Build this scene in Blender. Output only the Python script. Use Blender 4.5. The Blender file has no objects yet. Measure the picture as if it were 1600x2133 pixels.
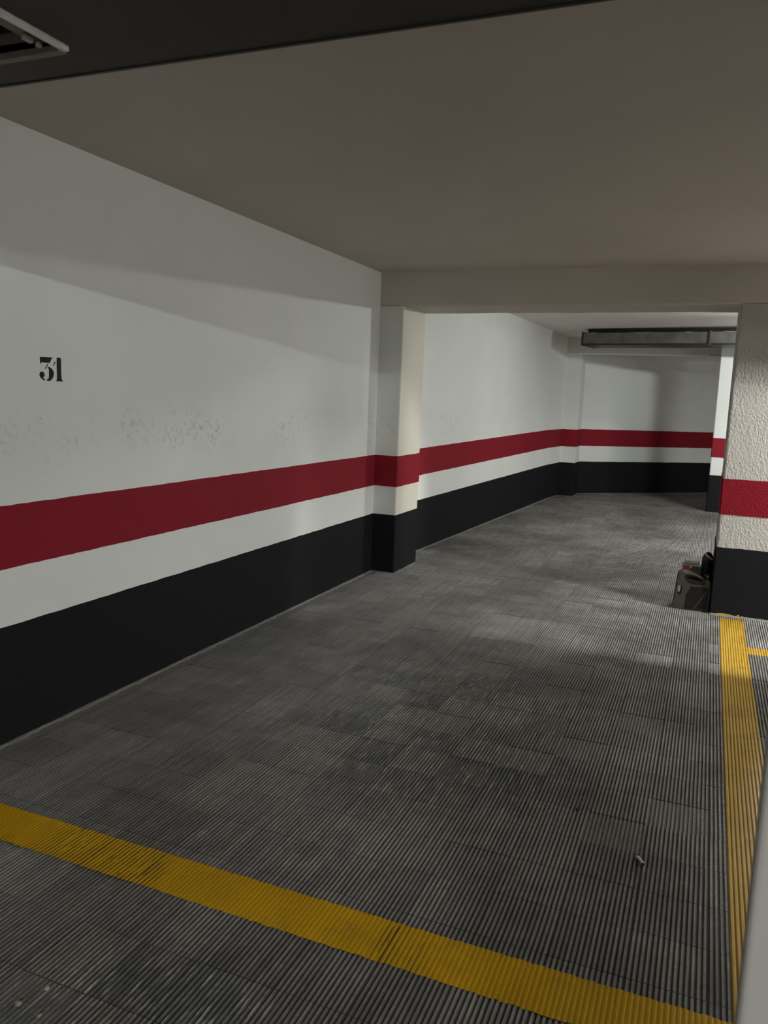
import bpy, bmesh, math, random
import numpy as np
from mathutils import Vector, Matrix

random.seed(7)
rng = np.random.default_rng(7)
SC = bpy.context.scene
COL = SC.collection

# ------------------------------------------------------------------ camera
CAM_H = 1.45
cam_data = bpy.data.cameras.new('camera')
cam = bpy.data.objects.new('camera', cam_data)
COL.objects.link(cam)
RT = Vector((0.92486, 0.37842, 0.03782))
UP = Vector((-0.08940, 0.11967, 0.98878))
FW = Vector((-0.36965, 0.91786, -0.14451))
cam.matrix_world = Matrix(((RT.x, UP.x, -FW.x, 0), (RT.y, UP.y, -FW.y, 0), (RT.z, UP.z, -FW.z, CAM_H), (0, 0, 0, 1)))
cam_data.sensor_fit = 'HORIZONTAL'
cam_data.sensor_width = 36
cam_data.lens = 36 * 1659.1 / 1600
cam_data.clip_start = 0.02
cam_data.dof.use_dof = True
cam_data.dof.focus_distance = 5.0
cam_data.dof.aperture_fstop = 12
SC.camera = cam

# ------------------------------------------------------------------ world, exposure
world = bpy.data.worlds.new('world')
SC.world = world
world.use_nodes = True
world.node_tree.nodes['Background'].inputs[0].default_value = (0.9, 0.95, 1, 1)
world.node_tree.nodes['Background'].inputs[1].default_value = 0.0
SC.view_settings.view_transform = 'Standard'
SC.view_settings.look = 'None'
SC.view_settings.gamma = 1
SC.view_settings.use_curve_mapping = False
SC.view_settings.exposure = 0.04
SC.cycles.use_denoising = True
SC.cycles.max_bounces = 10
SC.cycles.diffuse_bounces = 6
SC.cycles.sample_clamp_indirect = 3

# unseen lamps of the driving lane, and area lights added as fill
TUBE_POWER = 1400.0         # emission of the tube beyond the right pillar
NEAR_POWER = 2750.0         # tube behind the camera, shaded above by the overhead duct
CUTOFF_POWER = 4200.0       # lane lamp beside the bay, its light cut by added plates
def area_lamp(name, loc, size, size_y, power, color=(1, 1, 0.97), rot=(0, 0, 0)):
    l = bpy.data.lights.new(name, 'AREA')
    l.shape = 'RECTANGLE'; l.size = size; l.size_y = size_y
    l.energy = power; l.color = color
    o = bpy.data.objects.new(name, l)
    o.location = loc; o.rotation_euler = rot
    COL.objects.link(o)
    return o
area_lamp('lane_fill', (4.4, 7.3, 2.36), 1.2, 0.25, 270)  # fill light added to brighten the far wall and floor
area_lamp('side_fill', (6.42, 3.2, 2.05), 0.2, 1.2, 62, rot=(0, math.radians(90), 0))  # sideways fill added to brighten the left wall more than the floor

# ------------------------------------------------------------------ materials
def mat(name):
    m = bpy.data.materials.new(name)
    m.use_nodes = True
    nt = m.node_tree
    b = nt.nodes['Principled BSDF']
    return m, nt, b
def N(nt, t, **kw):
    n = nt.nodes.new(t)
    for k, v in kw.items(): setattr(n, k, v)
    return n
def val(nt, sock, v):
    if hasattr(v, 'is_output') or isinstance(v, bpy.types.NodeSocket): nt.links.new(v, sock)
    else: sock.default_value = v
def pos(nt, scale=(1, 1, 1), off=(0, 0, 0)):
    g = N(nt, 'ShaderNodeNewGeometry')
    mp = N(nt, 'ShaderNodeMapping')
    mp.inputs['Scale'].default_value = scale
    mp.inputs['Location'].default_value = off
    nt.links.new(g.outputs['Position'], mp.inputs['Vector'])
    return mp.outputs[0]
def noise(nt, vec, scale, detail=3, rough=0.55):
    n = N(nt, 'ShaderNodeTexNoise')
    n.inputs['Scale'].default_value = scale
    n.inputs['Detail'].default_value = detail
    n.inputs['Roughness'].default_value = rough
    nt.links.new(vec, n.inputs['Vector'])
    return n.outputs['Fac']
def ramp(nt, fac, lo, hi, a=0.0, b=1.0):
    r = N(nt, 'ShaderNodeMapRange')
    r.interpolation_type = 'SMOOTHSTEP'
    val(nt, r.inputs[0], fac)
    r.inputs[1].default_value = lo; r.inputs[2].default_value = hi
    r.inputs[3].default_value = a; r.inputs[4].default_value = b
    return r.outputs[0]
def math_(nt, op, a, b=0.0):
    m = N(nt, 'ShaderNodeMath', operation=op)
    val(nt, m.inputs[0], a); val(nt, m.inputs[1], b)
    return m.outputs[0]
def mix(nt, fac, a, b):
    m = N(nt, 'ShaderNodeMix', data_type='RGBA')
    val(nt, m.inputs[0], fac)
    for s, c in ((m.inputs[6], a), (m.inputs[7], b)):
        if isinstance(c, tuple): s.default_value = c + (1,) if len(c) == 3 else c
        else: nt.links.new(c, s)
    return m.outputs[2]
def scale_col(nt, col, f):
    m = N(nt, 'ShaderNodeVectorMath', operation='SCALE')
    if isinstance(col, tuple): m.inputs[0].default_value = col
    else: nt.links.new(col, m.inputs[0])
    val(nt, m.inputs['Scale'], f)
    return m.outputs[0]
def bump(nt, b, h, strength, dist):
    n = N(nt, 'ShaderNodeBump')
    n.inputs['Strength'].default_value = strength
    n.inputs['Distance'].default_value = dist
    nt.links.new(h, n.inputs['Height'])
    nt.links.new(n.outputs[0], b.inputs['Normal'])

def plaster(name, col, rough_scale=60, strength=0.35, dist=0.004, scuff=0.0, specks=0.0, wave=0.0, stretch=(1, 1, 1), spec=0.25, smooth_above=None):
    m, nt, b = mat(name)
    p = pos(nt)
    ps = pos(nt, stretch)
    big = noise(nt, p, 1.3, 4)
    c = mix(nt, ramp(nt, big, 0.3, 0.75), tuple(x * 0.93 for x in col), col)
    if scuff:
        # dirty scuffs left by doors and bumpers, in a band at about 1.2 m
        sx = N(nt, 'ShaderNodeSeparateXYZ'); nt.links.new(p, sx.inputs[0])
        band = math_(nt, 'MULTIPLY', ramp(nt, sx.outputs[2], 1.0, 1.24), ramp(nt, sx.outputs[2], 1.24, 1.42, 1, 0))
        pat = math_(nt, 'MULTIPLY', ramp(nt, noise(nt, p, 2.2, 5), 0.45, 0.7), ramp(nt, noise(nt, p, 34, 4, 0.7), 0.48, 0.72))
        c = mix(nt, math_(nt, 'MULTIPLY', math_(nt, 'MULTIPLY', band, pat), scuff), c, tuple(x * 0.38 for x in col))
    if specks:
        v = N(nt, 'ShaderNodeTexVoronoi'); v.inputs['Scale'].default_value = 9
        nt.links.new(p, v.inputs['Vector'])
        sp = math_(nt, 'MULTIPLY', ramp(nt, v.outputs['Distance'], 0.03, 0.05, 1, 0), ramp(nt, noise(nt, p, 3.1, 2), 0.55, 0.6))
        c = mix(nt, math_(nt, 'MULTIPLY', sp, specks), c, (0.25, 0.24, 0.22))
    nt.links.new(c, b.inputs['Base Color'])
    b.inputs['Roughness'].default_value = 0.75
    b.inputs['Specular IOR Level'].default_value = spec
    h = noise(nt, ps, rough_scale, 3, 0.6)
    if smooth_above:
        sz = N(nt, 'ShaderNodeSeparateXYZ'); nt.links.new(p, sz.inputs[0])
        h = math_(nt, 'MULTIPLY', h, ramp(nt, sz.outputs[2], smooth_above - 0.25, smooth_above, 1, 0.12))
    if wave:
        w = math_(nt, 'MULTIPLY', noise(nt, p, 2.0, 2), wave)
        h = math_(nt, 'ADD', h, w)
    bump(nt, b, h, strength, dist)
    return m

M = {}
M['wall'] = plaster('white_wall_paint', (0.75, 0.775, 0.75), 70, 0.25, 0.003, scuff=0.7, specks=0.5, wave=3)
M['wall_back'] = plaster('white_back_paint', (0.75, 0.775, 0.75), 70, 0.25, 0.003, scuff=0.25, specks=0.5, wave=3)
M['wall_plain'] = plaster('white_lane_paint', (0.72, 0.72, 0.69), 70, 0.25, 0.003)
M['cream'] = plaster('cream_pillar_paint', (0.70, 0.68, 0.59), 45, 0.3, 0.004, wave=2)
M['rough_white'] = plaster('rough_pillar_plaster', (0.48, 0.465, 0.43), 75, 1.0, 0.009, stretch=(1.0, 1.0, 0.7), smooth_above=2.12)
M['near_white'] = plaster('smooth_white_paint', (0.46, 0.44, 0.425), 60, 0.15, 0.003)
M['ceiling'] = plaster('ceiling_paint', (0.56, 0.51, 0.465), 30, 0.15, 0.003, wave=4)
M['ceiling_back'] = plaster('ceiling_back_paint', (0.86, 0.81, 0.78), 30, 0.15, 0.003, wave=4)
M['beam'] = plaster('beam_paint', (0.60, 0.56, 0.50), 40, 0.15, 0.003, wave=2)
M['red'] = plaster('red_stripe_paint', (0.22, 0.012, 0.022), 70, 0.3, 0.004, spec=0.12)
M['red_rough'] = plaster('red_rough_paint', (0.21, 0.010, 0.018), 75, 1.0, 0.009, spec=0.1)
M['black'] = plaster('black_dado_paint', (0.0085, 0.0085, 0.0105), 60, 0.25, 0.003, spec=0.12)
M['cement'] = plaster('grey_cement', (0.20, 0.195, 0.18), 90, 0.8, 0.006)
M['number'] = plaster('black_stencil_paint', (0.014, 0.014, 0.02), 60, 0.1, 0.002)

COL0, ROW0, PX, PY = 0.118, 1.553, 0.198, 0.2048      # tile grid of the floor
def tile_mat(name, groove):
    m, nt, b = mat(name)
    p = pos(nt)
    # one random value for every tile of the grid
    cell = pos(nt, (1 / PX, 1 / PY, 0), (-COL0 / PX, -ROW0 / PY, 0.5))
    fl = N(nt, 'ShaderNodeVectorMath', operation='FLOOR'); nt.links.new(cell, fl.inputs[0])
    wn = N(nt, 'ShaderNodeTexWhiteNoise', noise_dimensions='3D'); nt.links.new(fl.outputs[0], wn.inputs['Vector'])
    tone = ramp(nt, wn.outputs['Value'], 0.0, 1.0, 0.88, 1.12)
    flat = pos(nt, (1, 1, 0.02))
    big = ramp(nt, noise(nt, flat, 1.1, 4), 0.35, 0.68)
    dark, light = (0.215, 0.207, 0.190), (0.40, 0.39, 0.37)
    c = mix(nt, big, dark, light)
    # every ridge is worn a little differently along its length
    ridge = ramp(nt, noise(nt, pos(nt, (71, 2.2, 0.1)), 1.0, 2, 0.5), 0.3, 0.7, 0.82, 1.16)
    # single tiles stained dark by oil, and faint blotches around them
    sep = N(nt, 'ShaderNodeSeparateColor'); nt.links.new(wn.outputs['Color'], sep.inputs[0])
    def zone(cx, cy, rx, ry):
        v = N(nt, 'ShaderNodeVectorMath', operation='LENGTH')
        nt.links.new(pos(nt, (1 / rx, 1 / ry, 0), (-cx / rx, -cy / ry, 0)), v.inputs[0])
        d = math_(nt, 'ADD', v.outputs['Value'], math_(nt, 'MULTIPLY', noise(nt, flat, 2.5, 3), 0.8))
        return ramp(nt, d, 0.8, 1.45, 1, 0)
    near_oil = math_(nt, 'MAXIMUM', zone(-0.95, 3.2, 0.75, 1.1), zone(-1.05, 1.25, 0.6, 0.45))
    stained = math_(nt, 'MULTIPLY', ramp(nt, sep.outputs[1], 0.42, 0.46, 1, 0), near_oil)
    ragged = ramp(nt, noise(nt, pos(nt, (9, 5, 0.1)), 1.0, 5, 0.7), 0.34, 0.50)
    c = mix(nt, math_(nt, 'MULTIPLY', math_(nt, 'MULTIPLY', stained, ragged), 0.62), c, (0.105, 0.118, 0.108))
    oil = ramp(nt, noise(nt, pos(nt, (1, 1, 0.02), (-0.4, 5.3, 0)), 2.6, 6, 0.62), 0.56, 0.66)
    c = mix(nt, math_(nt, 'MULTIPLY', oil, 0.35), c, (0.13, 0.13, 0.12))
    # polished, pale streaks worn along the ridges by tyres
    streak = ramp(nt, noise(nt, pos(nt, (75, 9, 0.1)), 1.0, 4, 0.65), 0.52, 0.66)
    patch = ramp(nt, noise(nt, pos(nt, (1, 1, 0.02), (3.1, 1.7, 0)), 2.0, 4, 0.6), 0.50, 0.64)
    c = mix(nt, math_(nt, 'MULTIPLY', math_(nt, 'MULTIPLY', streak, math_(nt, 'MAXIMUM', math_(nt, 'MULTIPLY', patch, 0.7), near_oil)), 0.75), c, (0.62, 0.60, 0.55))
    tone = math_(nt, 'MULTIPLY', tone, ridge)
    grime = ramp(nt, noise(nt, p, 55, 4, 0.7), 0.3, 0.75, 0.78, 1.12)
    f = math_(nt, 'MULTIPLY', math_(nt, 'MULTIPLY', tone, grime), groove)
    nt.links.new(scale_col(nt, c, f), b.inputs['Base Color'])
    nt.links.new(ramp(nt, noise(nt, flat, 9, 3), 0.3, 0.7, 0.5, 0.72), b.inputs['Roughness'])
    b.inputs['Specular IOR Level'].default_value = 0.3
    bump(nt, b, noise(nt, p, 260, 2), 0.35, 0.0012)
    return m
M['tile'] = tile_mat('worn_ridge_cement', 1.0)
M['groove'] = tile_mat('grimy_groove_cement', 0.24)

def yellow_mat(name, wear, dirt, rough, groove=False, base=((0.50, 0.285, 0.002), (0.62, 0.355, 0.003))):
    m, nt, b = mat(name)
    p = pos(nt)
    n1 = noise(nt, pos(nt, (1, 1, 0)), 3.0, 4, 0.6)
    n2 = noise(nt, pos(nt, (85, 9, 0)), 1.0, 4, 0.65)
    c = mix(nt, ramp(nt, n1, 0.3, 0.7), *base)
    c = mix(nt, math_(nt, 'MULTIPLY', ramp(nt, noise(nt, p, 7, 5, 0.65), 0.5, 0.75), dirt), c, (0.20, 0.13, 0.03))
    lo, hi = (0.38, 0.48) if groove else (0.60, 0.68)
    # bare stretches of the line, where the paint has gone from the grooves
    w = math_(nt, 'MULTIPLY', ramp(nt, n2, lo, hi), ramp(nt, noise(nt, pos(nt, (1, 0.4, 0), (0.62, 0, 0)), 2.4, 3), 0.50, 0.60))
    c = mix(nt, math_(nt, 'MULTIPLY', w, wear), c, (0.055, 0.042, 0.018))
    chips = ramp(nt, noise(nt, p, 120, 3, 0.6), 0.70, 0.74)
    c = mix(nt, math_(nt, 'MULTIPLY', chips, 0.7), c, (0.06, 0.05, 0.03))
    nt.links.new(c, b.inputs['Base Color'])
    b.inputs['Roughness'].default_value = rough
    b.inputs['Specular IOR Level'].default_value = 0.5 if rough < 0.4 else 0.15
    bump(nt, b, noise(nt, p, 150, 3), 0.4, 0.0012)
    return m
M['yellow'] = yellow_mat('yellow_line_paint', 0.95, 0.35, 0.5)
M['yellow_front_groove'] = yellow_mat('yellow_line_front_groove', 1.0, 0.35, 0.5, True)
M['yellow_worn'] = yellow_mat('yellow_line_worn_paint', 0.7, 0.7, 0.30, False, ((0.50, 0.315, 0.035), (0.60, 0.39, 0.06)))
M['yellow_groove'] = yellow_mat('yellow_line_dirty_groove', 0.8, 0.8, 0.6, False, ((0.20, 0.115, 0.010), (0.30, 0.18, 0.015)))

def plain(name, col, rough=0.5, metal=0.0, spec=0.5, bumpy=0.0, var=0.12, nscale=25):
    m, nt, b = mat(name)
    p = pos(nt)
    c = mix(nt, ramp(nt, noise(nt, p, nscale, 3), 0.3, 0.7), tuple(x * (1 - var) for x in col), tuple(x * (1 + var) for x in col))
    nt.links.new(c, b.inputs['Base Color'])
    b.inputs['Roughness'].default_value = rough
    b.inputs['Metallic'].default_value = metal
    b.inputs['Specular IOR Level'].default_value = spec
    if bumpy: bump(nt, b, noise(nt, p, 40, 3), bumpy, 0.003)
    return m
M['duct'] = plain('dark_duct_sheet', (0.045, 0.041, 0.035), 0.6, 0.0, 0.3, var=0.1, nscale=6)
M['duct_back'] = plain('grey_duct_sheet', (0.12, 0.118, 0.105), 0.5, 0.0, 0.4, var=0.25, nscale=7)
M['duct_edge'] = plain('dark_flange_and_shade', (0.02, 0.018, 0.015), 0.5)
M['void'] = plain('duct_shade_black', (0.006, 0.006, 0.006), 0.9)  # near-black that stands in for shade inside and above the ducts
M['alu'] = plain('highlight_aluminium', (0.85, 0.86, 0.84), 0.4, 0.3)  # the right bar's highlight is put into this paler colour
M['alu_dark'] = plain('dark_aluminium', (0.16, 0.14, 0.12), 0.5, 0.3)  # darker copy for the other bars of the frame
M['tab'] = plain('pale_plastic_clip', (0.5, 0.45, 0.42), 0.5)
M['jug'] = plain('taupe_plastic', (0.040, 0.034, 0.025), 0.5, spec=0.25, nscale=12)
M['jug_label_shade'] = plain('dark_label_shade', (0.009, 0.007, 0.006), 0.6, spec=0.15)
M['black_plastic'] = plain('black_plastic', (0.010, 0.010, 0.010), 0.4)
M['stripe_white'] = plain('white_stripe', (0.86, 0.86, 0.84), 0.5)
M['pale_plastic'] = plain('pale_translucent_plastic', (0.36, 0.35, 0.29), 0.4)
M['red_plastic'] = plain('red_label_plastic', (0.26, 0.012, 0.014), 0.45)
M['pink'] = plain('pale_pink_print', (0.72, 0.50, 0.48), 0.5)
M['paper'] = plain('cigarette_paper', (0.86, 0.84, 0.80), 0.7)
M['ash'] = plain('burnt_tip', (0.02, 0.018, 0.016), 0.9)
M['rust'] = plain('dark_leaf', (0.022, 0.010, 0.010), 0.8)
M['stone'] = plain('pale_crumb', (0.42, 0.38, 0.28), 0.9, bumpy=0.6)
M['house'] = plain('lamp_housing_metal', (0.55, 0.55, 0.53), 0.5)
def emit_mat(name, col, strength):
    m, nt, b = mat(name)
    b.inputs['Emission Color'].default_value = col + (1,)
    b.inputs['Emission Strength'].default_value = strength
    return m

# ------------------------------------------------------------------ mesh helpers
def link(name, me, m=None, parent=None):
    o = bpy.data.objects.new(name, me)
    COL.objects.link(o)
    for x in (m if isinstance(m, (list, tuple)) else [m] if m else []): me.materials.append(x)
    if parent is not None: o.parent = parent
    return o
def from_data(name, v, f, m, parent=None, smooth=False):
    me = bpy.data.meshes.new(name)
    me.from_pydata([tuple(x) for x in v], [], f)
    me.update()
    if smooth:
        for p in me.polygons: p.use_smooth = True
    return link(name, me, m, parent)
def from_bm(name, bm, m, parent=None, smooth=False):
    bmesh.ops.recalc_face_normals(bm, faces=bm.faces)
    me = bpy.data.meshes.new(name)
    bm.to_mesh(me); bm.free()
    if smooth:
        for p in me.polygons: p.use_smooth = True
    return link(name, me, m, parent)
def add_box(bm, x0, x1, y0, y1, z0, z1):
    vs = [bm.verts.new(c) for c in ((x0, y0, z0), (x1, y0, z0), (x1, y1, z0), (x0, y1, z0), (x0, y0, z1), (x1, y0, z1), (x1, y1, z1), (x0, y1, z1))]
    for q in ((0, 3, 2, 1), (4, 5, 6, 7), (0, 1, 5, 4), (1, 2, 6, 5), (2, 3, 7, 6), (3, 0, 4, 7)):
        bm.faces.new([vs[i] for i in q])
def box(name, x0, x1, y0, y1, z0, z1, m, parent=None, bevel=0.0, seg=2):
    bm = bmesh.new()
    add_box(bm, x0, x1, y0, y1, z0, z1)
    if bevel: bmesh.ops.bevel(bm, geom=list(bm.edges), offset=bevel, segments=seg, affect='EDGES', profile=0.5)
    return from_bm(name, bm, m, parent)
def prism(name, poly, z0, z1, m, parent=None, bevel=0.0):
    """vertical prism over a counter-clockwise polygon; z0 / z1 numbers or functions of (x, y)"""
    g = lambda z, p: z(*p) if callable(z) else z
    bm = bmesh.new()
    lo = [bm.verts.new((p[0], p[1], g(z0, p))) for p in poly]
    hi = [bm.verts.new((p[0], p[1], g(z1, p))) for p in poly]
    n = len(poly)
    bm.faces.new(lo[::-1]); bm.faces.new(hi)
    side = []
    for i in range(n):
        bm.faces.new((lo[i], lo[(i + 1) % n], hi[(i + 1) % n], hi[i]))
    if bevel:
        ed = [e for e in bm.edges if abs((e.verts[0].co - e.verts[1].co).normalized().z) > 0.9]
        bmesh.ops.bevel(bm, geom=ed, offset=bevel, segments=2, affect='EDGES', profile=0.5)
    return from_bm(name, bm, m, parent)
def props(o, label=None, cat=None, group=None, kind=None):
    if label: o['label'] = label
    if cat: o['category'] = cat
    if group: o['group'] = group
    if kind: o['kind'] = kind
    return o
def thing(name, loc, label, cat, group=None, rz=0.0):
    o = bpy.data.objects.new(name, None)
    COL.objects.link(o)
    o.location = loc; o.rotation_euler = (0, 0, rz)
    o.empty_display_size = 0.1
    return props(o, label, cat, group)

def floor_z(y):
    return min(max((y - 6.5) / 4.6, 0.0), 1.0) * 0.10

def stripe(name, path, side, z0, z1, m, parent, thick=0.0016, step=0.045, jit=0.0014, bottom=False, label=None):
    """a painted band on a wall: follows the ground-plan path, proud of it by the paint's thickness, its edges slightly ragged"""
    pts = [Vector((p[0], p[1])) for p in path]
    out = []
    for i in range(len(pts) - 1):
        n = max(1, int((pts[i + 1] - pts[i]).length / step))
        for k in range(n): out.append((pts[i].lerp(pts[i + 1], k / n), k == 0))
    out.append((pts[-1], True))
    def normal(i):
        ns = []
        for j in (i - 1, i):
            if 0 <= j < len(out) - 1:
                d = (out[j + 1][0] - out[j][0]).normalized()
                ns.append(Vector((d.y, -d.x)) * side)
        if len(ns) == 2:
            s = ns[0] + ns[1]
            return s / max(0.2, s.length_squared / 2)
        return ns[0]
    v, f = [], []
    for i, (p, corner) in enumerate(out):
        q = p + normal(i) * thick
        fz = floor_z(p.y)
        a = 0 if bottom else random.uniform(-jit, jit)
        b = random.uniform(-jit, jit)
        v += [(p.x, p.y, fz + z0 + a), (q.x, q.y, fz + z0 + a), (q.x, q.y, fz + z1 + b), (p.x, p.y, fz + z1 + b)]
        if i:
            k = 4 * i
            for c in range(3):
                f.append((k - 4 + c, k + c, k + c + 1, k - 3 + c))
    bm = bmesh.new()
    vs = [bm.verts.new(c) for c in v]
    for q in f: bm.faces.new([vs[i] for i in q])
    # face outward
    bm.faces.ensure_lookup_table()
    me = bpy.data.meshes.new(name)
    bm.normal_update()
    mid = bm.faces[1]
    if mid.normal.xy.dot(normal(0)) < 0: bmesh.ops.reverse_faces(bm, faces=bm.faces)
    bm.to_mesh(me); bm.free()
    o = link(name, me, m, parent)
    if label: o['label'] = label
    return o
Z_BLACK, Z_RED0, Z_RED1 = 0.4835, 0.7173, 0.9683
def bands(path, side, parent, red=None, ends=True):
    stripe('red_stripe', path, side, Z_RED0, Z_RED1, red or M['red'], parent, label='dark red painted stripe')
    stripe('black_dado', path, side, -0.02, Z_BLACK, M['black'], parent, bottom=True, label='black painted base band')

# ------------------------------------------------------------------ the shell
AX = -2.522                     # face of the left wall
YB0, YB1 = 6.017, 6.545         # pillar row and its beam
ZC, ZB = 2.413, 2.153
XR = 0.113                      # left face of the right-hand pillars

S = lambda o: props(o, kind='structure')
# floor bed under the tiles
ys = [-5.2, 6.5, 11.1, 15.2]
fv = [(x, y, floor_z(y) - 0.0045) for y in ys for x in (-2.75, 6.7)] + [(x, y, floor_z(y) - 0.2) for y in ys for x in (-2.75, 6.7)]
ff = []
for i in range(3):
    a = 2 * i
    ff += [(a, a + 1, a + 3, a + 2), (8 + a, 8 + a + 2, 8 + a + 3, 8 + a + 1), (a, a + 2, 8 + a + 2, 8 + a), (a + 1, 8 + a + 1, 8 + a + 3, a + 3)]
ff += [(0, 8, 9, 1), (6, 7, 15, 14)]
floor = S(from_data('floor', fv, ff, M['cement']))

# ceiling: flat over the front bay and the lane, slightly sloping behind the beam
zb_ = lambda x, y: 2.50 - 0.0228 * (y - YB1)
bm = bmesh.new()
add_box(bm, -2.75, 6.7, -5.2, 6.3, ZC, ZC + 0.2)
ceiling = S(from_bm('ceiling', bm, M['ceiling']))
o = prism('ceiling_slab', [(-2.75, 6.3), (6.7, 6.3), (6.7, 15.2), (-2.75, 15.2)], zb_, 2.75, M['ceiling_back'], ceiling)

# left wall of the front bay, and its slightly turned continuation behind the pillar
wl = lambda y: -2.47 + 0.099 * (y - 7.0)
wall_left = S(box('wall_left', AX - 0.2, AX, -5.2, YB0 + 0.1, -0.02, ZC + 0.01, M['wall']))
bands([(AX, -5.2), (AX, YB0)], 1, wall_left)
far_l = [(wl(6.3), 6.3), (wl(11.82), 11.82)]
wall_left2 = S(prism('wall_left', [(far_l[0][0] - 0.2, 6.3), far_l[0], far_l[1], (far_l[1][0], 12.1), (far_l[1][0] - 0.2, 12.1)], -0.02, 2.6, M['wall']))
bands(far_l, 1, wall_left2)
# back wall, turned towards the right
back_pts = [(-1.84, 12.13), (0.9, 14.46), (6.5, 14.46)]
wall_back = S(prism('wall_back', back_pts + [(6.5, 14.7), (0.82, 14.7), (-2.0, 12.3)], -0.02, 2.6, M['wall_back']))
bands(back_pts, 1, wall_back)
# the rest of the lane's shell, right of the frame and behind the camera
wall_right = S(box('wall_right', 6.5, 6.7, -5.2, 14.7, -0.02, 2.6, M['wall_plain']))
bands([(6.5, 14.46), (6.5, -5.0)], 1, wall_right)
wall_front = S(box('wall_front', -2.75, 6.7, -5.2, -5.0, -0.02, 2.6, M['wall_plain']))

# ------------------------------------------------------------------ pillars and beams
def pillar(name, x0, x1, y0, y1, z1, m, label, path, side=1, red=None, bevel=0.012):
    t = thing(name, ((x0 + x1) / 2, (y0 + y1) / 2, floor_z(y0)), label, 'pillar')
    o = box('shaft', x0, x1, y0, y1, floor_z(y0) - 0.02, z1, m, None)
    bm = bmesh.new(); bm.from_mesh(o.data)
    ed = [e for e in bm.edges if abs((e.verts[0].co - e.verts[1].co).normalized().z) > 0.9]
    bmesh.ops.bevel(bm, geom=ed, offset=bevel, segments=3, affect='EDGES', profile=0.5)
    bm.to_mesh(o.data); bm.free()
    if m is M['cream']:
        o.data.materials.clear()
        o.data.materials.append(M['wall']); o.data.materials.append(M['cream'])
        for p in o.data.polygons: p.material_index = 1 if p.normal.x > 0.5 else 0
    kids = [o]
    if path:
        a = stripe('red_stripe', path, side, Z_RED0, Z_RED1, red or M['red'], None, thick=0.0035, label='dark red painted stripe')
        b = stripe('black_dado', path, side, -0.015, Z_BLACK, M['black'], None, thick=0.0035, bottom=True, label='black painted base band')
        kids += [a, b]
    for k in kids:
        k.parent = t
        k.matrix_parent_inverse = Matrix.Translation(t.location).inverted()
    return t
def wrap(x0, x1, y0, y1, c=0.006):
    """ground plan of a pillar's front corner run: left face, front face, right face"""
    return [(x0, y1), (x0, y0 + c), (x0 + c, y0), (x1 - c, y0), (x1, y0 + c), (x1, y1)]
XP = AX + 0.201
pillar('concrete_pillar', AX - 0.05, XP, YB0, YB1, ZB, M['cream'], 'shallow cream pillar standing proud of the left wall under the beam',
       [(AX, YB0), (XP - 0.006, YB0), (XP, YB0 + 0.006), (XP, YB1)])
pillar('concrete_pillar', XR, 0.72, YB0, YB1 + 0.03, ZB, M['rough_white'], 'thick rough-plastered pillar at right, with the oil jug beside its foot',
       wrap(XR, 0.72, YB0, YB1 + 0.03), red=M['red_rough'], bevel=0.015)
pillar('concrete_pillar', 0.042, 0.62, 11.25, 11.74, 2.30, M['wall_back'], 'far narrow-looking white pillar seen past the right pillar, near the back wall',
       wrap(0.042, 0.62, 11.25, 11.74))
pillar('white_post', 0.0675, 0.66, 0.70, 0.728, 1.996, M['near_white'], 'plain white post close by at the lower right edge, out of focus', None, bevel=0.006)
# small pilaster in the far left corner
pc = [(-2.03, 11.80), (-1.785, 11.80), (-1.785, 12.20), (-2.2, 12.25), (-2.2, 11.80)]
trim_1 = S(prism('trim_1', pc, 0.08, 2.158, M['wall']))
bands(pc[:3], 1, trim_1)

# main beam across both pillars, its lower edge a little uneven
bm = bmesh.new()
n = 60
rows = []
for i in range(n + 1):
    x = AX - 0.05 + (6.55 - AX) * i / n
    j0, j1 = random.uniform(-0.003, 0.003), random.uniform(-0.003, 0.003)
    rows.append([bm.verts.new(c) for c in ((x, YB0, ZC + 0.15), (x, YB0, ZB + j0 + 0.01), (x, YB0 + 0.01, ZB + j0), (x, YB1 - 0.01, ZB + j1), (x, YB1, ZB + j1 + 0.01), (x, YB1, ZC + 0.15))])
for i in range(n):
    for k in range(6):
        bm.faces.new((rows[i][k], rows[i][(k + 1) % 6], rows[i + 1][(k + 1) % 6], rows[i + 1][k]))
bm.faces.new(rows[0]); bm.faces.new(rows[-1][::-1])
beam = from_bm('concrete_beam', bm, M['beam'])
props(beam, 'wide painted concrete beam spanning the two middle pillars', 'beam')
# beam before the back wall with its thin lower lip
t = thing('concrete_beam', (0, 11.8, 2.17), 'low dim beam in front of the far back wall, behind the grey duct', 'beam')
o = box('beam_body', -2.1, 6.55, 11.76, 12.03, 2.158, 2.5, M['beam'])
a = box('lower_lip', -1.84, -0.10, 11.75, 11.78, 2.134, 2.160, M['wall'], bevel=0.005)
for k in (o, a):
    k.parent = t; k.matrix_parent_inverse = Matrix.Translation(t.location).inverted()

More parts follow.
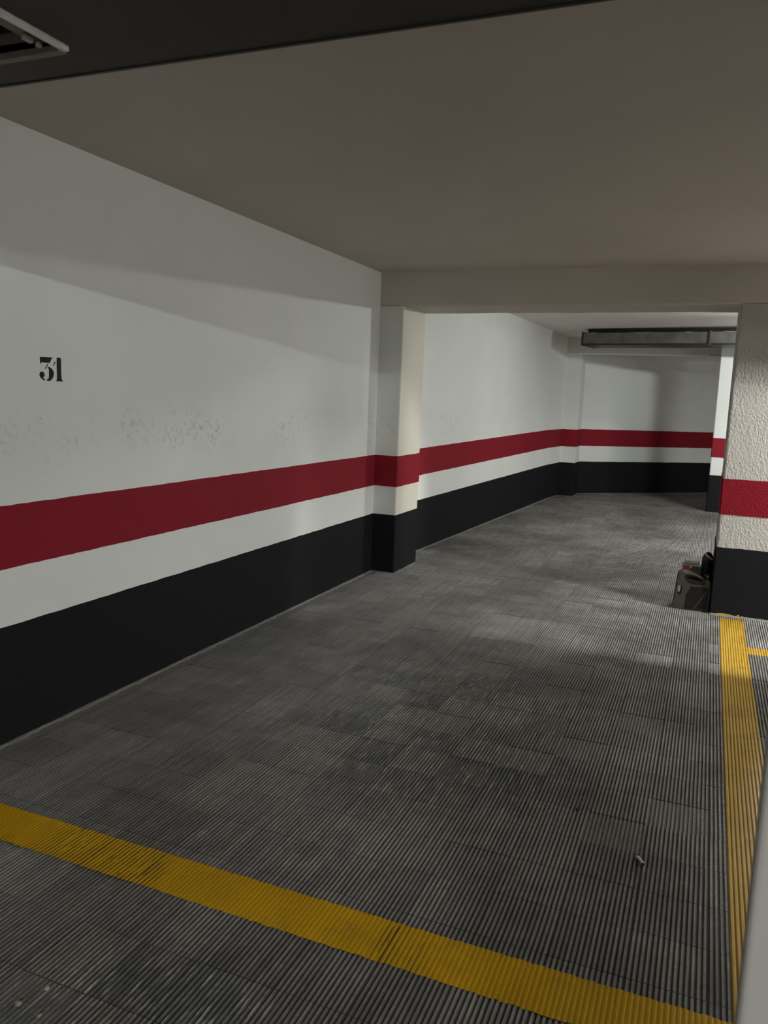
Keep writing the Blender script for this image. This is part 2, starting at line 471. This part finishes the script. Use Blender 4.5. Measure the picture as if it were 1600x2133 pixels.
# ------------------------------------------------------------------ floor tiles
NR, TX, TY = 14, 0.1964, 0.2030
pitch = TX / NR
DEEP = 0.0027
def ridge_profile():
    p = []
    for k in range(NR):
        b = k * pitch
        p += [(b, -DEEP), (b + 0.0040, -DEEP), (b + 0.0060, 0.0), (b + 0.0118, 0.0)]
    p.append((TX, -DEEP))
    return p
PROF = ridge_profile()
def tile_geometry():
    v, f, mi = [], [], []
    n = len(PROF)
    for y in (0.0, TY):
        v += [(x, y, z) for x, z in PROF]
    for i in range(n - 1):
        f.append((i, i + 1, n + i + 1, n + i)); mi.append(0 if i % 4 == 2 else 1)
    # skirt
    k = len(v)
    v += [(0, 0, -0.007), (TX, 0, -0.007), (TX, TY, -0.007), (0, TY, -0.007)]
    f += [tuple([k, k + 1] + list(range(n - 1, -1, -1))), tuple([k + 2, k + 3] + list(range(n, 2 * n))), (k + 1, k + 2, 2 * n - 1, n - 1), (k + 3, k, 0, n)]
    mi += [1, 1, 1, 1]
    return v, f, mi
TV, TF, TM = tile_geometry()
tile_me = bpy.data.meshes.new('floor_tile')
tile_me.from_pydata(TV, [], TF)
tile_me.materials.append(M['tile']); tile_me.materials.append(M['groove'])
tile_me.polygons.foreach_set('material_index', TM)
tile_me.update()

def project(p):
    d = Vector(p) - Vector((0, 0, CAM_H))
    w = d.dot(FW)
    if w < 0.1: return None
    return 800 + 1659.1 * d.dot(RT) / w, 1066.5 - 1659.1 * d.dot(UP) / w
tiles = []
for j in range(-4, 63):
    y0 = ROW0 + j * PY
    for i in range(-18, 14):
        x0 = COL0 + i * PX
        if x0 < -2.56: continue
        yc = y0 + PY / 2
        if yc > 6.6 and x0 + PX < wl(yc) - 0.0: continue
        if yc > 12.0 and (yc - 12.13) > 0.851 * (x0 + PX / 2 + 1.84) + 0.15: continue
        slope = 0.0 if not 6.5 < yc < 11.1 else math.atan(0.1 / 4.6)
        z = floor_z(yc) - random.uniform(0.0, 0.0004) - (random.uniform(0.0004, 0.0022) if random.random() < 0.16 else 0)
        M4 = Matrix.Translation((x0 + PX / 2 + random.uniform(-0.0004, 0.0004), yc + random.uniform(-0.0004, 0.0004), z)) @ Matrix.Rotation(slope + random.gauss(0, 0.0012), 4, 'X') @ Matrix.Rotation(random.gauss(0, 0.0012), 4, 'Z') @ Matrix.Translation((-TX / 2, -TY / 2, 0))
        q = [project((x0 + a * PX, y0 + b * PY, z)) for a, b in ((0, 0), (1, 0), (1, 1), (0, 1))]
        area = 0
        if all(q):
            cx, cy = sum(p[0] for p in q) / 4, sum(p[1] for p in q) / 4
            if -40 < cx < 1610 and cy < 2180:
                area = abs(sum(q[k][0] * q[(k + 1) % 4][1] - q[(k + 1) % 4][0] * q[k][1] for k in range(4))) / 2
        tiles.append((area, M4))
tiles.sort(key=lambda t: -t[0])
for area, m4 in tiles[:300]:
    o = bpy.data.objects.new('floor_tile', tile_me)
    COL.objects.link(o)
    o.parent = floor
    o.matrix_world = m4
tv = np.array(TV)
nv = len(TV)
allv = [];  allf = []; allm = []
for k, (area, m4) in enumerate(tiles[300:]):
    R = np.array(m4.to_3x3()); T = np.array(m4.translation)
    allv.append(tv @ R.T + T)
    allf += [tuple(i + k * nv for i in f) for f in TF]
    allm += TM
me = bpy.data.meshes.new('far_floor_tiles')
me.from_pydata(np.concatenate(allv).tolist(), [], allf)
me.materials.append(M['tile']); me.materials.append(M['groove'])
me.polygons.foreach_set('material_index', allm)
me.update()
o = link('far_floor_tiles', me, None, floor)
o['kind'] = 'stuff'

# cement strip along the foot of the walls
def fillet(path, side, w0=0.022, h=0.006):
    pts = []
    for i in range(len(path) - 1):
        a, b = Vector(path[i]), Vector(path[i + 1])
        n = max(1, int((b - a).length / 0.03))
        d = (b - a).normalized()
        nn = Vector((d.y, -d.x)) * side
        for k in range(n): pts.append((a.lerp(b, k / n), nn))
    v, f = [], []
    for i, (p, nn) in enumerate(pts):
        w = w0 * random.uniform(0.55, 1.35)
        fz = floor_z(p.y)
        q = p + nn * w; r = p - nn * 0.01; s = p + nn * w * 0.45
        v += [(r.x, r.y, fz + h * random.uniform(0.7, 1.4)), (s.x, s.y, fz + h * random.uniform(0.3, 0.8)), (q.x, q.y, fz - 0.003)]
        if i:
            k = 3 * i
            f += [(k - 3, k - 2, k + 1, k), (k - 2, k - 1, k + 2, k + 1)]
    o = from_data('cement_strip', v, f, M['cement'], floor)
    return o
fillet([(AX, 1.0), (AX, YB0), (XP, YB0), (XP, YB1), (wl(YB1), YB1), (wl(11.7), 11.7)], 1)
fillet(back_pts[:2], 1)
fillet([(XR, YB1), (XR, YB0), (0.72, YB0)], 1, 0.03)

# ------------------------------------------------------------------ painted lines, following the ridges of the tiles
def ridge_breaks(x0, x1, fill):
    """(x, height) of the tiled surface between x0 and x1, its grooves partly filled with paint"""
    pts = []
    i0, i1 = math.floor((x0 - COL0) / PX), math.floor((x1 - COL0) / PX)
    for i in range(i0, i1 + 1):
        b = COL0 + i * PX + (PX - TX) / 2
        for x, z in PROF:
            pts.append((b + x, z * fill))
    pts = [p for p in pts if x0 < p[0] < x1]
    return [(x0, -DEEP * fill)] + pts + [(x1, -DEEP * fill)]
def line(name, x0, x1, y_near, y_far, m, fill, label, jit=0.0022, skew=None):
    pts = ridge_breaks(x0, x1, fill)
    rows = 2 if skew is None else 48
    v, f = [], []
    n = len(pts)
    jn = fj = 0
    for r in range(rows):
        for i, (x, z) in enumerate(pts):
            t = r / (rows - 1)
            if i % 4 == 0: jn = random.uniform(-jit, jit)
            y = y_near + (y_far - y_near) * t
            if r in (0, rows - 1): y += jn - (0.0015 if z < -0.001 else 0)
            xx = x + (skew(y) if skew else 0)
            v.append((xx, y, z + 0.0005 + floor_z(y)))
    for r in range(rows - 1):
        for i in range(n - 1):
            k = r * n + i
            f.append((k, k + 1, k + n + 1, k + n))
    o = from_data(name, v, f, [m, M['yellow_groove'] if fill > 0.6 else M['yellow_front_groove']], floor)
    for p in o.data.polygons:
        p.material_index = 1 if max(v[q][2] - 0.0005 - floor_z(v[q][1]) for q in p.vertices) < -DEEP * fill * 0.6 else 0
    o['label'] = label
    return o
line('painted_line', AX + 0.004, 0.33, 1.748, 1.914, M['yellow'], 0.34, 'thick yellow line across the front of the bay')
line('painted_line', 0.176, 0.330, 1.914, 5.925, M['yellow_worn'], 0.80, 'worn yellow line along the right side of the bay')
line('painted_line', 0.331, 3.4, 5.112, 5.262, M['yellow_worn'], 0.80, 'short yellow line meeting the right line near the pillar')

bm = bmesh.new()
k = 14
for q in range(k):
    x = 0.150 + 0.180 * q / k
    if q in (9, 12): continue
    add_box(bm, x, x + 0.180 / k * random.uniform(0.8, 1.15), YB0 - 0.010, YB0 - 0.004, 0.002, random.uniform(0.005, 0.014))
o = from_bm('paint_smear', bm, M['yellow'], floor)
o['label'] = 'ragged smear of yellow paint at the pillar foot'

# ------------------------------------------------------------------ stencilled bay number on the left wall
NUM = {
 'three_top': [(2.492, 1.552), (2.559, 1.553), (2.551, 1.543), (2.544, 1.53), (2.529, 1.53), (2.499, 1.531), (2.497, 1.525), (2.493, 1.525)],
 'three_slash': [(2.532, 1.526), (2.536, 1.525), (2.521, 1.505), (2.517, 1.506)],
 'three_bowl': [(2.534, 1.514), (2.542, 1.514), (2.554, 1.508), (2.561, 1.5), (2.565, 1.49), (2.563, 1.478), (2.557, 1.469), (2.549, 1.461), (2.539, 1.457), (2.528, 1.458), (2.526, 1.463), (2.533, 1.465), (2.538, 1.471), (2.539, 1.503), (2.536, 1.508), (2.532, 1.511)],
 'three_tail': [(2.501, 1.494), (2.508, 1.493), (2.514, 1.487), (2.515, 1.48), (2.512, 1.474), (2.506, 1.471), (2.509, 1.467), (2.518, 1.462), (2.515, 1.458), (2.506, 1.461), (2.495, 1.468), (2.489, 1.477), (2.488, 1.484), (2.492, 1.491)],
 'one_flag': [(2.572, 1.538), (2.576, 1.536), (2.565, 1.519), (2.562, 1.52)],
 'one_stem': [(2.582, 1.554), (2.599, 1.555), (2.605, 1.552), (2.605, 1.518), (2.605, 1.486), (2.607, 1.466), (2.614, 1.458), (2.613, 1.457), (2.595, 1.457), (2.577, 1.458), (2.576, 1.46), (2.581, 1.464), (2.582, 1.485), (2.581, 1.517)],
}
bm = bmesh.new()
for pts in NUM.values():
    fr = [bm.verts.new((AX + 0.0012, y, z)) for y, z in pts]
    bk = [bm.verts.new((AX - 0.001, y, z)) for y, z in pts]
    bm.faces.new(fr); bm.faces.new(bk[::-1])
    for i in range(len(pts)): bm.faces.new((fr[i], bk[i], bk[(i + 1) % len(pts)], fr[(i + 1) % len(pts)]))
o = from_bm('painted_number', bm, M['number'], wall_left)
o['label'] = 'black stencilled bay number 31'

# ------------------------------------------------------------------ ventilation duct overhead, with an open grille frame
t = thing('ventilation_duct', (-1.0, 0.9, 2.0), 'dark sheet-metal duct under the ceiling at the top left, open frame in its underside', 'duct')
DX0, DX1, DY0, DY1, DZ = AX + 0.01, 5.2, 0.60, 1.20, 2.0
HX0, HX1, HY0, HY1 = -1.58, -1.045, 0.78, 1.089
def into(t, *kids):
    for k in kids:
        k.parent = t; k.matrix_parent_inverse = Matrix.Translation(t.location).inverted()
bm = bmesh.new()
add_box(bm, DX0, HX0, DY0, DY1, DZ, DZ + 0.012); add_box(bm, HX1, DX1, DY0, DY1, DZ, DZ + 0.012)
add_box(bm, HX0, HX1, DY0, HY0, DZ, DZ + 0.012); add_box(bm, HX0, HX1, HY1, DY1, DZ, DZ + 0.012)
add_box(bm, DX0, DX1, DY0, DY0 + 0.01, DZ + 0.012, ZC); add_box(bm, DX0, DX1, DY1 - 0.01, DY1, DZ + 0.012, ZC)
into(t, from_bm('duct_body', bm, M['duct']))
into(t, box('opening_shade_panel', HX0 - 0.1, HX1 + 0.1, HY0 - 0.1, HY1 + 0.1, DZ + 0.10, DZ + 0.11, M['void']))  # near-black panel stands in for the unlit inside of the duct
into(t, box('edge_flange', DX0, DX1, DY1, DY1 + 0.006, DZ - 0.002, DZ + 0.03, M['duct_edge']))
fr = box('grille_frame', HX1, HX1 + 0.010, HY0, HY1 + 0.012, DZ - 0.008, DZ + 0.03, M['alu'])
fr2 = box('grille_frame', HX1 - 0.05, HX1, HY0, HY1 + 0.014, DZ + 0.006, DZ + 0.012, M['alu_dark'])
fr3 = box('grille_frame', HX0, HX1, HY1, HY1 + 0.016, DZ - 0.010, DZ + 0.03, M['alu_dark'])
fr4 = box('grille_frame', HX0 - 0.016, HX0, HY0, HY1 + 0.014, DZ - 0.012, DZ + 0.03, M['alu_dark'])
fr5 = box('grille_frame', HX0 - 0.016, HX1 + 0.012, HY0 - 0.016, HY0, DZ - 0.012, DZ + 0.03, M['alu_dark'])
fr['label'] = 'aluminium edge of the grille frame, coloured as if lit'
into(t, fr, fr2, fr3, fr4, fr5)
into(t, box('clip', HX1 - 0.040, HX1 - 0.031, HY1 - 0.040, HY1 - 0.022, DZ - 0.004, DZ + 0.004, M['tab'], bevel=0.002))
into(t, box('clip', HX1 - 0.036, HX1 - 0.028, HY1 - 0.015, HY1 - 0.006, DZ - 0.006, DZ + 0.002, M['tab'], bevel=0.002))

# ------------------------------------------------------------------ grey duct before the back wall
ang = math.atan2(-0.2, 1.0)
t = thing('ventilation_duct', (-1.647, 10.717, 2.2), 'grey sheet-metal duct hanging under the far ceiling before the back wall', 'duct', rz=ang)
def into_local(t, *kids):
    for k in kids: k.parent = t
into_local(t, box('duct_body', 0.02, 6.0, 0.0, 0.5, 0.0, 0.150, M['duct_back'], bevel=0.004))
into_local(t, box('edge_flange', 0.0, 0.022, -0.012, 0.512, -0.012, 0.162, M['duct_edge']))
into_local(t, box('lower_rail', 0.02, 6.0, -0.006, 0.0, -0.006, 0.014, M['duct_edge']))
into_local(t, box('joint_flange', 1.555, 1.578, -0.010, 0.51, -0.010, 0.158, M['duct_edge']))
into_local(t, box('joint_flange', 1.578, 1.596, -0.010, 0.51, -0.010, 0.158, M['duct_back']))
into_local(t, box('gap_shade_strip', 0.07, 6.0, 0.03, 0.47, 0.150, 0.196, M['void']))  # black filler paints the shadow gap between duct and ceiling
into_local(t, box('underside_shade_plate', 0.022, 6.0, 0.0, 0.5, -0.006, 0.0, M['duct_edge']))  # dark plate puts the shade of the underside into the colour
# rags of old insulation left on the upper edge, and loose wire ends at the open end
for x, w in ((0.10, 0.10), (0.62, 0.30), (1.28, 0.10), (1.72, 0.22)):
    bm = bmesh.new()
    k = 8
    top = [bm.verts.new((x + w * i / k, -0.006, 0.152)) for i in range(k + 1)]
    low = [bm.verts.new((x + w * i / k, -0.006, 0.150 - 0.022 * math.sin(math.pi * i / k) * random.uniform(0.5, 1))) for i in range(k + 1)]
    for i in range(k): bm.faces.new((top[i], low[i], low[i + 1], top[i + 1]))
    bmesh.ops.solidify(bm, geom=bm.faces[:], thickness=0.005)
    into_local(t, from_bm('insulation_rag', bm, M['pale_plastic']))
def tube(name, pts, r, m, parent=None, sides=8, closed_ends=True):
    pts = [Vector(p) for p in pts]
    v, f = [], []
    for i, p in enumerate(pts):
        d = (pts[min(i + 1, len(pts) - 1)] - pts[max(i - 1, 0)]).normalized()
        a = d.orthogonal().normalized() if i == 0 else (a - d * a.dot(d)).normalized()
        b = d.cross(a)
        rr = r[i] if isinstance(r, (list, tuple)) else r
        for k in range(sides):
            th = 2 * math.pi * k / sides
            v.append(p + (a * math.cos(th) + b * math.sin(th)) * rr)
        if i:
            for k in range(sides):
                f.append(((i - 1) * sides + k, (i - 1) * sides + (k + 1) % sides, i * sides + (k + 1) % sides, i * sides + k))
    f += [tuple(range(sides))[::-1], tuple(range((len(pts) - 1) * sides, len(pts) * sides))]
    return from_data(name, v, f, m, parent, smooth=True)
into_local(t, tube('loose_wire', [(0.05, 0.02, -0.004), (0.11, 0.0, -0.022), (0.15, -0.01, -0.026)], 0.006, M['duct_edge']),
           tube('loose_wire', [(0.17, 0.0, 0.0), (0.172, -0.01, -0.03), (0.165, -0.012, -0.055)], 0.0035, M['duct_edge']),
           tube('loose_wire', [(0.16, 0.0, -0.01), (0.20, -0.012, -0.02), (0.24, -0.012, -0.036)], 0.005, M['duct_edge']),
           tube('loose_wire', [(0.30, 0.0, 0.0), (0.305, -0.01, -0.02)], 0.005, M['duct_edge']))

# ------------------------------------------------------------------ things beside the right pillar
def outline_mesh(name, outer, holes, depth, bev, m, parent=None):
    """a rounded moulded sheet with holes: filled curve outline, thickened"""
    cu = bpy.data.curves.new(name, 'CURVE')
    cu.dimensions = '2D'; cu.fill_mode = 'BOTH'
    cu.extrude = depth / 2 - bev; cu.bevel_depth = bev; cu.bevel_resolution = 2; cu.offset = -bev
    for pts in [outer] + holes:
        s = cu.splines.new('BEZIER')
        s.bezier_points.add(len(pts) - 1)
        for bp, p in zip(s.bezier_points, pts):
            bp.co = (p[0], p[1], 0)
            bp.handle_left_type = bp.handle_right_type = 'AUTO' if len(p) < 3 else 'VECTOR'
        s.use_cyclic_u = True; s.resolution_u = 6
    tmp = bpy.data.objects.new('tmp', cu)
    COL.objects.link(tmp)
    dg = bpy.context.evaluated_depsgraph_get()
    me = bpy.data.meshes.new_from_object(tmp.evaluated_get(dg))
    bpy.data.objects.remove(tmp); bpy.data.curves.remove(cu)
    me.transform(Matrix.Rotation(math.pi / 2, 4, 'X'))
    for p in me.polygons: p.use_smooth = False
    me.name = name
    me.materials.clear()
    return link(name, me, m, parent)
U = lambda x, y: ((x - 700) * 0.00021, (1915 - y) * 0.000212)
t = thing('oil_jug', (-0.018, 6.10, 0.0), 'taupe plastic oil jug with two grip holes on the floor beside the right pillar', 'jug', rz=0.05)
outer = [U(110, 1912) + (1,), U(1240, 1912) + (1,), U(1262, 1500), U(1255, 1150), U(1235, 900), U(1200, 830), U(1040, 815), U(930, 735), U(770, 665), U(520, 640), U(300, 632), U(215, 700), U(178, 860), U(150, 1200), U(118, 1600)]
hole_top = [U(495, 800), U(540, 755), U(700, 752), U(860, 785), U(965, 850), U(990, 875), U(860, 882), U(620, 878), U(520, 860)]
hole_side = [U(262, 1105), U(325, 1105), U(345, 1200), U(325, 1330), U(298, 1425), U(240, 1425), U(230, 1290)]
j = outline_mesh('jug_body', outer, [hole_top, hole_side], 0.115, 0.006, M['jug'], t)
lab = [U(640, 1090) + (1,), U(1225, 1090) + (1,), U(1215, 1860) + (1,), U(505, 1860) + (1,), U(520, 1380) + (1,), U(600, 1260) + (1,)]
lb = outline_mesh('jug_label_shade', lab, [], 0.004, 0.001, M['jug_label_shade'], t)  # label, widened so its dark colour covers the jug's shaded right side
lb.location = (0, -0.0585, 0)
lb['label'] = 'dark panel for the label and the shaded right side of the jug'
rib = [U(1120, 1235) + (1,), U(1165, 1235) + (1,), U(800, 1850) + (1,), U(755, 1850) + (1,)]
rb = outline_mesh('label_rib', rib, [], 0.005, 0.001, M['jug'], t)
rb.location = (0, -0.0605, 0)
rec = [U(440, 730), U(760, 712), U(990, 800), U(1090, 930), U(1060, 990), U(860, 1010), U(620, 990), U(480, 880)]
gp = outline_mesh('grip_recess', rec, [hole_top], 0.003, 0.0006, M['jug_label_shade'], t)
gp.location = (0, -0.0580, 0)
def lathe(name, prof, m, parent=None, seg=24, squash=1.0):
    v, f = [], []
    for r, z in prof:
        for k in range(seg):
            a = 2 * math.pi * k / seg
            v.append((r * math.cos(a), r * math.sin(a) * squash, z))
    for i in range(len(prof) - 1):
        for k in range(seg):
            f.append((i * seg + k, i * seg + (k + 1) % seg, (i + 1) * seg + (k + 1) % seg, (i + 1) * seg + k))
    f += [tuple(range(seg))[::-1], tuple(range((len(prof) - 1) * seg, len(prof) * seg))]
    return from_data(name, v, f, m, parent, smooth=True)
cp = lathe('screw_cap', [(0.012, 0), (0.021, 0.001), (0.023, 0.004), (0.023, 0.03), (0.021, 0.034), (0.012, 0.035)], M['black_plastic'], t)
cp.location = (0.093, 0, 0.225)

t = thing('plastic_can', (-0.035, 6.275, 0.0), 'pale plastic can with a red label behind the oil jug', 'can', rz=0.08)
bm = bmesh.new()
add_box(bm, -0.068, 0.062, -0.05, 0.05, 0, 0.30)
add_box(bm, -0.05, 0.05, -0.036, 0.036, 0.30, 0.325)
bmesh.ops.bevel(bm, geom=list(bm.edges), offset=0.012, segments=3, affect='EDGES', profile=0.5)
from_bm('can_body', bm, M['pale_plastic'], t, smooth=False)
box('can_label', -0.064, -0.010, -0.0525, -0.0495, 0.20, 0.293, M['red_plastic'], t)['label'] = 'red label'
q = lathe('label_dot', [(0.0085, 0), (0.0085, 0.0015)], M['pink'], t); q.location = (-0.012, -0.0525, 0.283); q.rotation_euler = (math.pi / 2, 0, 0)
q = box('can_label', -0.010, 0.058, -0.0522, -0.0495, 0.20, 0.290, M['jug'], t); q['label'] = 'brown-grey label'

t = thing('black_bottle', (0.069, 6.30, 0.0), 'black round-topped bottle with a white stripe behind the jug, against the pillar', 'bottle')
R0 = 0.040
prof = [(0.03, 0), (0.038, 0.004), (R0, 0.02), (R0, 0.33)] + [(R0 * math.cos(a), 0.33 + 0.066 * math.sin(a)) for a in [math.pi / 2 * k / 8 for k in range(1, 8)]] + [(0.003, 0.396)]
lathe('bottle_body', prof, M['black_plastic'], t)
pts = []
for k in range(13):
    u = k / 12
    a = math.radians(-152 + 118 * u)
    z = 0.386 - 0.046 * u ** 1.3
    r = R0 * math.sqrt(max(0.02, 1 - (max(z - 0.33, 0) / 0.066) ** 2)) + 0.0005
    pts.append((r * math.cos(a), r * math.sin(a), z))
tube('white_stripe', pts, 0.0058, M['stripe_white'], t)

# ------------------------------------------------------------------ litter on the floor
t = thing('cigarette_butt', (-0.083, 2.527, 0.0), 'white cigarette butt lying on the ridged floor at lower right', 'cigarette')
d = Vector((0.020, -0.037, 0)).normalized()
tube('paper_tube', [d * -0.021 + Vector((0, 0, 0.004)), d * 0.017 + Vector((0, 0, 0.004))], 0.0046, M['paper'], t, 12)
tube('burnt_end', [d * 0.017 + Vector((0, 0, 0.004)), d * 0.0225 + Vector((0, 0, 0.0035))], [0.0039, 0.003], M['ash'], t, 12)
def crumb(name, loc, r, m, label, cat, flat=0.5):
    bm = bmesh.new()
    bmesh.ops.create_icosphere(bm, subdivisions=2, radius=r)
    for v in bm.verts:
        v.co *= random.uniform(0.75, 1.2)
        v.co.z *= flat
    o = from_bm(name, bm, m)
    o.location = (loc[0], loc[1], loc[2] + r * flat * 0.8)
    props(o, label, cat)
    return o
o = crumb('dark_leaf', (-0.318, 2.775, 0), 0.009, M['rust'], 'tiny dark reddish scrap on the tiles left of the cigarette butt', 'debris', 0.35)
o.scale = (0.7, 1.6, 1)
crumb('gravel_crumb', (-1.362, 1.321, 0), 0.0062, M['stone'], 'small yellowish crumb on the floor, furthest from the camera of three at lower left', 'debris', 0.6)
crumb('gravel_crumb', (-1.386, 1.257, 0), 0.0085, M['stone'], 'largest pale flake on the floor at the lower left corner', 'debris', 0.35)
crumb('gravel_crumb', (-1.314, 1.25, 0), 0.005, M['stone'], 'smallest pale crumb on the floor at lower left, nearest the camera', 'debris', 0.6)

# ------------------------------------------------------------------ lane lamps that stand outside the view
t = thing('fluorescent_lamp', (1.12, 9.2, 2.345), 'short fluorescent tube lamp on the lane ceiling, hidden by the right pillar', 'lamp', rz=-0.38)
box('lamp_housing', -0.25, 0.25, -0.02, 0.02, 0.0, 0.07, M['house'], t)
tube('lamp_tube', [(-0.2, 0, -0.05), (0.2, 0, -0.05)], 0.014, emit_mat('tube_glow', (0.95, 1.0, 0.96), TUBE_POWER), t, 12)
t = thing('cutoff_lamp', (2.4, 5.05, 2.36), 'unseen lane lamp right of the bay, with added plates that cut its light', 'lamp')
box('cutoff_plate', -0.60, 0.35, -0.06, -0.05, -0.35, 0.03, M['house'], t)  # opaque plates added around the tube to shape where its light ends
box('cutoff_plate', -0.60, 0.35, -0.05, 0.10, 0.02, 0.03, M['house'], t)
box('cutoff_plate', -0.60, 0.35, 0.10, 0.11, -0.10, 0.03, M['house'], t)
tube('lamp_tube', [(-0.25, 0, -0.03), (0.25, 0, -0.03)], 0.014, emit_mat('cutoff_tube_glow', (1.0, 0.98, 0.95), CUTOFF_POWER), t, 12)
box('cutoff_plate', -0.61, -0.60, -0.06, 0.11, -0.21, 0.03, M['house'], t)
t = thing('fluorescent_lamp', (2.2, -3.9, 2.34), 'short fluorescent tube lamp on the lane ceiling, outside the frame behind the camera', 'lamp')
box('lamp_housing', -0.3, 0.3, -0.05, 0.05, 0.01, 0.06, M['house'], t)
tube('lamp_tube', [(-0.25, 0, -0.03), (0.25, 0, -0.03)], 0.014, emit_mat('near_tube_glow', (0.98, 1.0, 0.97), NEAR_POWER), t, 12)
